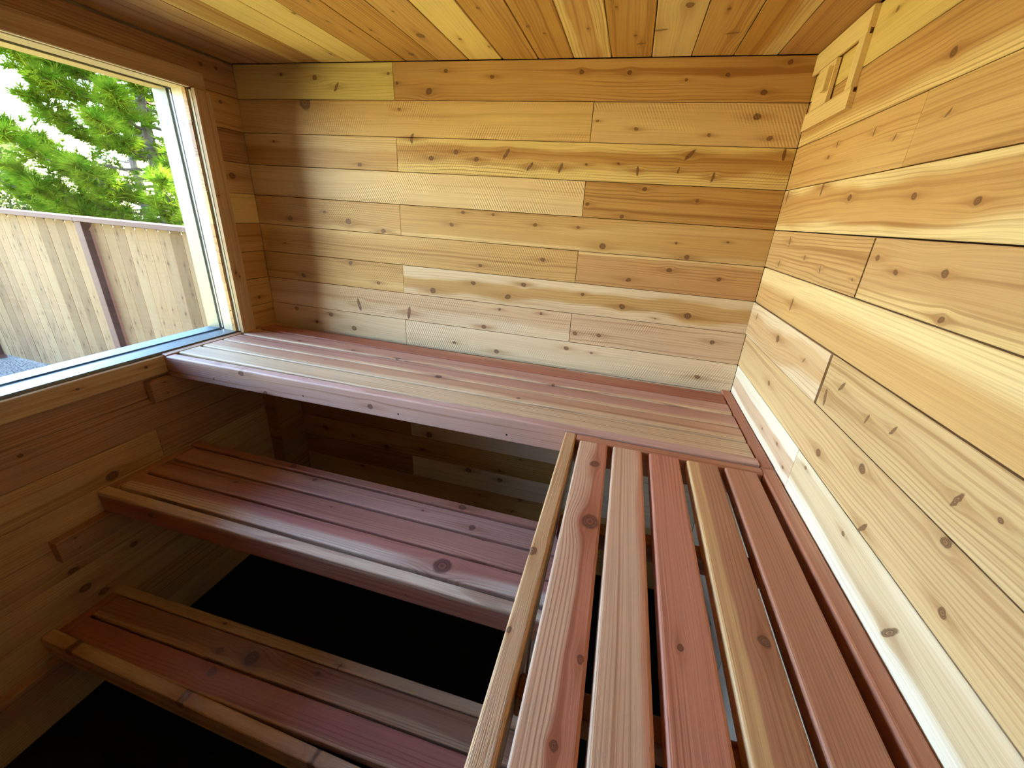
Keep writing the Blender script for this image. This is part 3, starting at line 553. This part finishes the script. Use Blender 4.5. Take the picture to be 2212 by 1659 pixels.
# --- lower bench
def zD(x): return -2.066 + 0.023 * x + H
tD = -math.atan(0.023)
Dn = bench('lowest sauna bench of two slats above the black floor', 0, (0.85, -1.06, 0))
xd0, xd1 = 0.039, 1.785; xm = (xd0 + xd1) / 2
kd = [(0.661, -1.09, .012, 'k'), (0.75, -1.02, .020, 'k'), (1.004, -1.0, .006, 'k'), (0.62, -1.03, .010, 'k')]
for yb, wd, tone, ex in ((-0.9720, 0.087, 'brown', dict(b0=-0.02, b1=9, heart=(0.34, 0.16, 0.09), sap=(0.5, 0.31, 0.18))), (-1.0650, 0.086, 'pink', dict(heart=(0.42, 0.15, 0.11), b0=-0.030, b1=9, sap=(0.55, 0.33, 0.2)))):
    ym = yb - wd / 2
    ks = [(x - xm, y - ym, r, k) for (x, y, r, k) in kd if abs(y - ym) < wd / 2]
    board('slat', Dn, 'topx', (xm, ym, zD(xm)), xd1 - xd0 - 0.003, wd, TL, bw(tone, ks, **ex), tilt=tD, **RB)
board('back_board', Dn, 'topx', (xd1 / 2, -0.9500, zD(xd1 / 2)), xd1 - 0.002, 0.037, 0.089, bw('sap', rand_knots(random.Random(3), 1.4, .03, 2), sap=(0.56, 0.36, 0.20), heart=(0.56, 0.36, 0.20)), tilt=tD, **RB)
board('front_board', Dn, 'back', (xd1 / 2, -1.1945, zD(xd1 / 2) - 0.0445), xd1 - 0.004, 0.089, 0.038, bw('tan', [(0.66 - .9, 0.035, .014, 'k'), (1.16 - .9, 0.033, .013, 'k'), (0.15 - .9, 0.036, 0.014, 'k')], heart=(0.58, 0.38, 0.22), fig=0.9), tilt=tD, **RB)
board('end_rail', Dn, 'topy', (0.019, -1.0625, zD(0)), 0.186, 0.038, 0.089, bw('red', heart=(0.40, 0.16, 0.08)), **RB)
board('leg', Dn, 'posty', (1.70, -1.155, (zD(1.7) - 0.09) / 2), zD(1.7) - 0.093, 0.089, 0.038, bw('tan'), **RB)
board('leg', Dn, 'posty', (1.70, -0.970, (zD(1.7) - 0.09) / 2), zD(1.7) - 0.093, 0.089, 0.038, bw('tan'), **RB)

# --- ledgers screwed to the left wall that carry the bench ends
for (zt, y0, lab) in ((zA(0) - 0.0925, -0.660, 'short cedar ledger on the left wall under the upper bench end'), (zC - 0.0925, -1.063, 'dark cedar ledger on the left wall under the middle bench end'), (zD(0) - 0.0925, -1.55, 'long cedar ledger on the left wall under the lowest bench end')):
    ys = {0: -0.17}.get(0); y1 = -0.18 if zt > 1.0 else (-0.50 if zt > 0.5 else -0.90)
    ln = y1 - y0
    o = board('ledger_board', None, 'left', (0.038, (y0 + y1) / 2, zt - 0.0445), ln, 0.089, 0.038, bw('brown', [(-ln / 2 + 0.05, 0.028, .003, 'k'), (-ln / 2 + 0.05, -0.02, .003, 'k')], heart=(0.44, 0.24, 0.14)), ch=0.003, rnd=1, all4=True)
    tag(o, lab, 'ledger', group='ledgers carrying the bench ends')

# ================================================================== VENT on the right wall
vent = empty('air_vent', (W, -0.17, H - 0.11)); tag(vent, 'small pale wooden sliding air vent high on the right wall by the corner', 'vent')
VX = W - 0.0146
vm = lambda: cedar('LIGHT', heart=(0.80, 0.60, 0.30), contrast=0.2)
for zc_, y0_, y1_, hh_, up_ in ((-0.0325, -0.003, -0.3285, 0.059, 1), (-0.1995, -0.037, -0.334, 0.049, -1)):
    board('rail', vent, 'right', (VX, (y0_ + y1_) / 2, zc_ + H), y0_ - y1_, hh_, 0.0060, vm(), ch=0.0006)
    board('spacer', vent, 'right', (VX + 0.0061, (y0_ + y1_) / 2, zc_ + up_ * 0.006 + H), y0_ - y1_, hh_ - 0.012, 0.0082, vm(), ch=0.0004)
board('stile', vent, (Vector((0, 0, -1)), Vector((0, -1, 0))), (VX + 0.0002, -0.3095, -0.1185 + H), 0.1115, 0.034, 0.0141, vm(), ch=0.0006)
slid = board('slider', vent, 'right', (VX + 0.0003, -0.122, -0.1185 + H), 0.112, 0.1105, 0.0105, vm(), ch=0.0006)
board('handle', slid, (Vector((0, 0, -1)), Vector((0, -1, 0))), (VX - 0.0130, -0.162, -0.1125 + H), 0.061, 0.020, 0.0133, vm(), ch=0.001)

# ================================================================== OUTSIDE
G = -0.17   # ground level outside, relative to the sauna floor
gmat = bpy.data.materials.new('wood_chip_ground'); gmat.use_nodes = True; _g = gmat.node_tree; _b = _g.nodes['Principled BSDF']
_tc = N(_g, 'ShaderNodeTexCoord'); _n1 = N(_g, 'ShaderNodeTexVoronoi', ins={'Scale': 28.0, 'Randomness': 1.0}); _mp = N(_g, 'ShaderNodeMapping'); _mp.inputs['Scale'].default_value = (1, 2.2, 1)
L(_g, _tc.outputs['Object'], _mp.inputs[0]); L(_g, _mp.outputs[0], _n1.inputs['Vector'])
_n2 = N(_g, 'ShaderNodeTexNoise', ins={'Scale': 9.0, 'Detail': 6.0}); L(_g, _tc.outputs['Object'], _n2.inputs['Vector'])
_c = MIX(_g, _n1.outputs['Color'], (0.024, 0.019, 0.015), (0.060, 0.048, 0.036)); _c = MIX(_g, M(_g, 'MULTIPLY', _n2.outputs['Fac'], 0.6), _c, (0.028, 0.023, 0.018))
L(_g, _c, _b.inputs['Base Color']); _b.inputs['Roughness'].default_value = 0.9
_bp = N(_g, 'ShaderNodeBump', ins={'Strength': 0.8, 'Distance': 0.02}); L(_g, _n1.outputs['Distance'], _bp.inputs['Height']); L(_g, _bp.outputs[0], _b.inputs['Normal'])
def ground_mesh():
    n = 90; rs = np.random.RandomState(4)
    xs = np.concatenate([np.linspace(-40, -9, 12), np.linspace(-8.8, 0.5, 60), np.linspace(1, 30, 10)]); ys = np.concatenate([np.linspace(-30, -3, 8), np.linspace(-2.8, 4, 46), np.linspace(4.5, 45, 12)])
    v = [(x, y, G - 0.01 + (0.012 * rs.randn() if -9 < x < -0.25 and -2.8 < y < 4 else 0)) for y in ys for x in xs]
    nx = len(xs); f = [(j * nx + i, j * nx + i + 1, (j + 1) * nx + i + 1, (j + 1) * nx + i) for j in range(len(ys) - 1) for i in range(nx - 1)]
    me = bpy.data.meshes.new('ground'); me.from_pydata(v, [], f); me.update(); return me
ground = link('ground', ground_mesh(), gmat); tag(ground, 'wood chip ground of the yard outside the window', 'ground', 'structure')

bounce_lawn = link('bounce_lawn', boxes_mesh('bounce_lawn', [(-14, -14, G - 0.05, -0.35, 0.30, G + 0.012)]), plain('bounce_straw', (0.36, 0.32, 0.12), 0.9, 0.1, 0.3, 12)); tag(bounce_lawn, 'unseen straw-coloured ground added to bounce warm light through the window', 'bounce_lawn', 'structure')  # added out of view to bounce warm light onto ceiling and upper walls
# fence: plane through T1, T2; s = distance along it
FT = Vector((-4.4318, 1.1131, 0)); FDv = (Vector((-1.9051, 1.0334, 0)) - FT).normalized(); FN = Vector((FDv.y, -FDv.x, 0))   # FN towards the sauna side (-y)
fence = empty('wooden_fence', (FT.x, FT.y, G)); tag(fence, 'pale board fence with reddish posts and top rail outside the window', 'fence')
fpm = []
for i in range(7):
    rr = random.Random(200 + i)
    c = [(0.064, 0.042, 0.022), (0.076, 0.050, 0.027), (0.050, 0.032, 0.016), (0.078, 0.054, 0.030), (0.059, 0.037, 0.020), (0.043, 0.026, 0.012), (0.069, 0.046, 0.026)][i]
    fpm.append(wood('fence_board_%d' % i, c, tuple(x * 0.93 for x in c), contrast=0.25, seed=300 + i, rough=0.8, spec=0.1, knots=[(rr.uniform(-0.8, 0.8), rr.uniform(-0.05, 0.05), rr.uniform(0.006, 0.011), 'k') for _ in range(9)], bump=0.2, knot=(0.02, 0.012, 0.008)))
RW_ = wood('fence_red_wood', (0.030, 0.010, 0.007), (0.024, 0.008, 0.006), contrast=0.4, seed=350, rough=0.7, spec=0.2)
def picket_mesh():
    w, t, l, c = 0.1345, 0.016, 1.70, 0.030
    pr = [(-l / 2, -w / 2), (l / 2 - c, -w / 2), (l / 2 - c * 0.25, -w / 2 + c * 0.7), (l / 2, -w / 2 + c * 1.4), (l / 2, w / 2 - c * 1.4), (l / 2 - c * 0.25, w / 2 - c * 0.7), (l / 2 - c, w / 2), (-l / 2, w / 2)]
    v = [(x, y, 0) for x, y in pr] + [(x, y, -t) for x, y in pr]; n = len(pr)
    f = [tuple(range(n)), tuple(reversed(range(n, 2 * n)))] + [(i, i + n, (i + 1) % n + n, (i + 1) % n) for i in range(n)]
    me = bpy.data.meshes.new('picket'); me.from_pydata(v, [], f); me.update(); me.materials.append(fpm[0]); return me
PM = picket_mesh(); rr = random.Random(9)
PZ = -0.868 + H
ipk = fence.matrix_basis.inverted()
def fence_obj(nm, me, mat, s, off, z, Rm):
    o = bpy.data.objects.new(nm, me); COL.objects.link(o); o.parent = fence
    o.material_slots[0].link = 'OBJECT'; o.material_slots[0].material = mat
    p = FT + FDv * s + FN * off; m = Rm.copy(); m.translation = Vector((p.x, p.y, z)); o.matrix_basis = ipk @ m; return o
def rot(a, b):
    n = a.cross(b); return Matrix(((a.x, b.x, n.x, 0), (a.y, b.y, n.y, 0), (a.z, b.z, n.z, 0), (0, 0, 0, 1)))
Rup = rot(Vector((0, 0, 1)), -FDv)      # x up, face normal: up x (-FDv)
if (Vector((0, 0, 1)).cross(-FDv)).dot(FN) < 0: Rup = rot(Vector((0, 0, 1)), FDv)
posts = [1.265 + 2.365 * k for k in (-3, -2, -1, 0, 1, 2)]
picks = []
for pi in range(len(posts) - 1):
    a, b = posts[pi] + 0.048, posts[pi + 1] - 0.048
    n = 16; pitch = (b - a) / n
    for k in range(n): picks.append(a + pitch * (k + 0.5))
for i, s_ in enumerate(picks):
    mt = rr.choice(fpm[:5] + fpm[:4] + fpm[5:])
    fence_obj('picket', PM, mt, s_, 0.0 + rr.uniform(0, 0.002), PZ - 0.85 + rr.uniform(-0.004, 0.002), Rup)
pmesh = board_mesh(1.80, 0.089, 0.089, 0.003, 1, True)
if not pmesh.materials: pmesh.materials.append(RW_)
for s_ in posts: fence_obj('post', pmesh, RW_, s_, 0.075, -0.868 + H - 0.90, Rup)
for a, b in zip(posts[:-1], posts[1:]):
    cm = board_mesh(round(b - a - 0.003, 3), 0.13, 0.040, 0.003, 1, True)
    if not cm.materials: cm.materials.append(RW_)
    Rt = rot(FDv, FN) if FDv.cross(FN).z > 0 else rot(FDv, -FN)
    fence_obj('top_rail', cm, RW_, (a + b) / 2, 0.035, -0.823 + H, Rt)

# ---- foliage
def leaf_material(name, c1, c2, trans=0.45):
    m = bpy.data.materials.new(name); m.use_nodes = True; nt = m.node_tree; nt.nodes.clear()
    tc = N(nt, 'ShaderNodeTexCoord'); n = N(nt, 'ShaderNodeTexNoise', ins={'Scale': 6.0, 'Detail': 3.0}); L(nt, tc.outputs['Object'], n.inputs['Vector'])
    c = MIX(nt, MR(nt, n.outputs['Fac'], 0.35, 0.65), c1, c2)
    d = N(nt, 'ShaderNodeBsdfDiffuse'); t = N(nt, 'ShaderNodeBsdfTranslucent'); mx = N(nt, 'ShaderNodeMixShader', ins={0: trans}); o = N(nt, 'ShaderNodeOutputMaterial')
    L(nt, c, d.inputs[0]); L(nt, c, t.inputs[0]); L(nt, d.outputs[0], mx.inputs[1]); L(nt, t.outputs[0], mx.inputs[2]); L(nt, mx.outputs[0], o.inputs[0]); return m
BARK = plain('bark', (0.07, 0.05, 0.04), 0.9, 0.1, 0.4, 20)
def tube(path, radii, sides=6):
    v, f = [], []
    for k, (p, r) in enumerate(zip(path, radii)):
        p = Vector(p); d = (Vector(path[min(k + 1, len(path) - 1)]) - Vector(path[max(k - 1, 0)])).normalized()
        a = d.orthogonal().normalized(); b = d.cross(a)
        for i in range(sides):
            an = 2 * math.pi * i / sides; v.append(tuple(p + (a * math.cos(an) + b * math.sin(an)) * r))
    for k in range(len(path) - 1):
        for i in range(sides):
            j = (i + 1) % sides; f.append((k * sides + i, k * sides + j, (k + 1) * sides + j, (k + 1) * sides + i))
    return v, f
def mesh_from(name, parts):
    v, f = [], []
    for pv, pf in parts:
        b = len(v); v += pv; f += [tuple(i + b for i in q) for q in pf]
    me = bpy.data.meshes.new(name); me.from_pydata(v, [], f); me.update(); return me
def needles(centers, dirs, rs, per, length, width, spread):
    n = len(centers); C_ = np.repeat(centers, per, 0); Dd = np.repeat(dirs, per, 0)
    R_ = rs.randn(n * per, 3); d = Dd * 1.0 + R_ * spread; d /= np.linalg.norm(d, axis=1)[:, None]
    side = np.cross(d, rs.randn(n * per, 3)); side /= np.linalg.norm(side, axis=1)[:, None] + 1e-9
    ln = length * (0.75 + 0.5 * rs.rand(n * per))[:, None]
    base = C_ + d * 0.004
    V3 = np.stack([base - side * width / 2, base + side * width / 2, base + d * ln], 1).reshape(-1, 3)
    return V3
def tri_mesh(name, V3):
    me = bpy.data.meshes.new(name); n = len(V3)
    me.vertices.add(n); me.vertices.foreach_set('co', V3.astype(np.float32).ravel()); me.loops.add(n); me.loops.foreach_set('vertex_index', np.arange(n, dtype=np.int32))
    me.polygons.add(n // 3); me.polygons.foreach_set('loop_start', np.arange(0, n, 3, dtype=np.int32)); me.update(calc_edges=True); return me
def conifer(name, label, loc, height, prof, nbr, per_br, nl, nw, per, mat, seed, lean=0.0, droop=0.25, zmin=0.8, spread=0.6):
    rs = np.random.RandomState(seed); t = empty(name, loc); tag(t, label, 'tree')
    tv = tube([(0, 0, 0), (lean * 0.3, 0, height * 0.35), (lean * 0.6, 0.05, height * 0.7), (lean, 0, height)], [0.11, 0.085, 0.05, 0.012], 8)
    br, cs, ds = [], [], []
    for i in range(nbr):
        h = zmin + (height - zmin) * (i + rs.rand()) / nbr; R = prof(h / height) * (0.75 + 0.4 * rs.rand()); a = i * 2.39996 + rs.randn() * 0.3
        u = np.array([math.cos(a), math.sin(a)]); pts = []
        for k in range(5):
            q = k / 4; pts.append((lean * h / height + u[0] * R * q + rs.randn() * 0.03 * q, u[1] * R * q + rs.randn() * 0.03 * q, h - droop * R * q * (1 - q) + 0.30 * R * q * q))
        br.append(tube(pts, [0.026, 0.02, 0.014, 0.009, 0.004], 5))
        P = np.array(pts)
        for k in range(per_br):
            q = 0.25 + 0.75 * rs.rand() ** 0.8; idx = q * 4; i0 = int(min(3, idx)); p = P[i0] + (P[i0 + 1] - P[i0]) * (idx - i0)
            tl_ = (0.32 * R * (1.15 - q) + 0.05); tw = rs.randn(3); tw[2] = abs(tw[2]) * 0.5; tw[:2] += u * 0.9; tw /= np.linalg.norm(tw)
            e = p + tw * tl_ * (0.3 + 0.7 * rs.rand())
            if k % 3 == 0: br.append(tube([tuple(p), tuple(e)], [0.006, 0.003], 3))
            cs.append(e); ds.append(tw + np.array([0, 0, 0.35]))
            if rs.rand() < 0.6: cs.append((p + e) / 2); ds.append(tw + np.array([0, 0, 0.35]))
    link('trunk', mesh_from('trunk', [tv]), BARK, t); link('branches', mesh_from('branches', br), BARK, t)['kind'] = 'stuff'
    cs = np.array(cs); ds = np.array(ds); ds /= np.linalg.norm(ds, axis=1)[:, None]
    cr = link('needles', tri_mesh('needles', needles(cs, ds, rs, per, nl, nw, spread)), mat, t); cr['kind'] = 'stuff'
    return t
PINE = leaf_material('pine_needles', (0.042, 0.095, 0.004), (0.100, 0.140, 0.008), 0.5)
FIR = leaf_material('fir_needles', (0.014, 0.040, 0.018), (0.026, 0.060, 0.026), 0.4)
SHR = leaf_material('shrub_leaves', (0.060, 0.085, 0.022), (0.090, 0.110, 0.035), 0.45)
conifer('pine_tree', 'bright green long-needled pine tree just behind the fence', (-5.45, 3.35, G), 5.0, lambda q: 2.0 * (1 - q) ** 0.5 * min(1, 0.6 + q * 1.4), 84, 74, 0.15, 0.0095, 26, PINE, 3, zmin=1.0)
conifer('fir_tree', 'darker blue-green fir tree behind the pine on its left', (-10.2, 6.2, G), 7.0, lambda q: 1.0 * (1 - q) ** 0.8 + 0.08, 60, 22, 0.08, 0.012, 18, FIR, 4, zmin=0.8, spread=0.8)
def shrub(name, label, loc, rx, rz, n, mat, seed, size=0.05, cat='shrub'):
    rs = np.random.RandomState(seed); t = empty(name, loc); tag(t, label, cat)
    stems = []
    for i in range(16):
        a = rs.rand() * 6.283; r = rs.rand() * rx * 0.7; z = rz * (1.0 + rs.rand() * 0.7)
        stems.append(tube([(0.05 * math.cos(a), 0.05 * math.sin(a), 0), (r * 0.5 * math.cos(a), r * 0.5 * math.sin(a), z * 0.5), (r * math.cos(a), r * math.sin(a), z)], [0.03, 0.02, 0.006], 5))
    link('stems', mesh_from('stems', stems), BARK, t)
    d = rs.randn(n, 3); d /= np.linalg.norm(d, axis=1)[:, None]; lump = 1 + 0.14 * np.sin(d[:, 0] * 7 + seed) * np.cos(d[:, 1] * 6) + 0.1 * np.sin(d[:, 2] * 9)
    c = d * np.array([rx, rx, rz]) * (lump * (0.55 + 0.45 * rs.rand(n) ** 0.4))[:, None] + np.array([0, 0, rz * 1.02])
    c = c[c[:, 2] > 0.05]; dd = rs.randn(len(c), 3); dd /= np.linalg.norm(dd, axis=1)[:, None]
    link('leaves', tri_mesh('leaves', needles(c, dd, rs, 3, size, size * 0.5, 0.8)), mat, t)['kind'] = 'stuff'
    return t
shrub('leafy_shrub', 'tall yellow-green leafy shrub behind the fence at the window edge', (-9.6, 3.0, G), 1.25, 1.5, 16000, SHR, 5, 0.075)
shrub('leafy_shrub', 'low bright green shrub under the pine behind the fence', (-2.6, 4.3, G), 0.9, 1.5, 9000, PINE, 6, 0.06)
shrub('leafy_shrub', 'big dark green shrub far behind the pine trunk', (-8.4, 10.2, G), 2.8, 2.5, 26000, FIR, 8, 0.10)
conifer('pine_tree', 'second bright pine tree behind the right side of the first', (-2.6, 7.2, G), 6.2, lambda q: 1.9 * (1 - q) ** 0.6 + 0.05, 60, 40, 0.15, 0.010, 18, PINE, 9, zmin=0.7)
# neighbour's weathered fence seen in the gap between shrub and pine
nf = empty('weathered_fence', (-12.2, 5.8, G)); tag(nf, 'short grey-brown weathered board fence glimpsed between shrub and pine', 'fence')
wm = wood('weathered_board', (0.055, 0.04, 0.03), (0.042, 0.03, 0.022), contrast=0.5, seed=420, rough=0.9, spec=0.1)
for k in range(14):
    board('picket', nf, (Vector((0, 0, 1)), Vector((-1, 0, 0))), (-13.2 + 0.16 * k, 5.8, G + 0.92 + 0.02 * (k % 3)), 1.80, 0.15, 0.018, wm, ch=0.002)
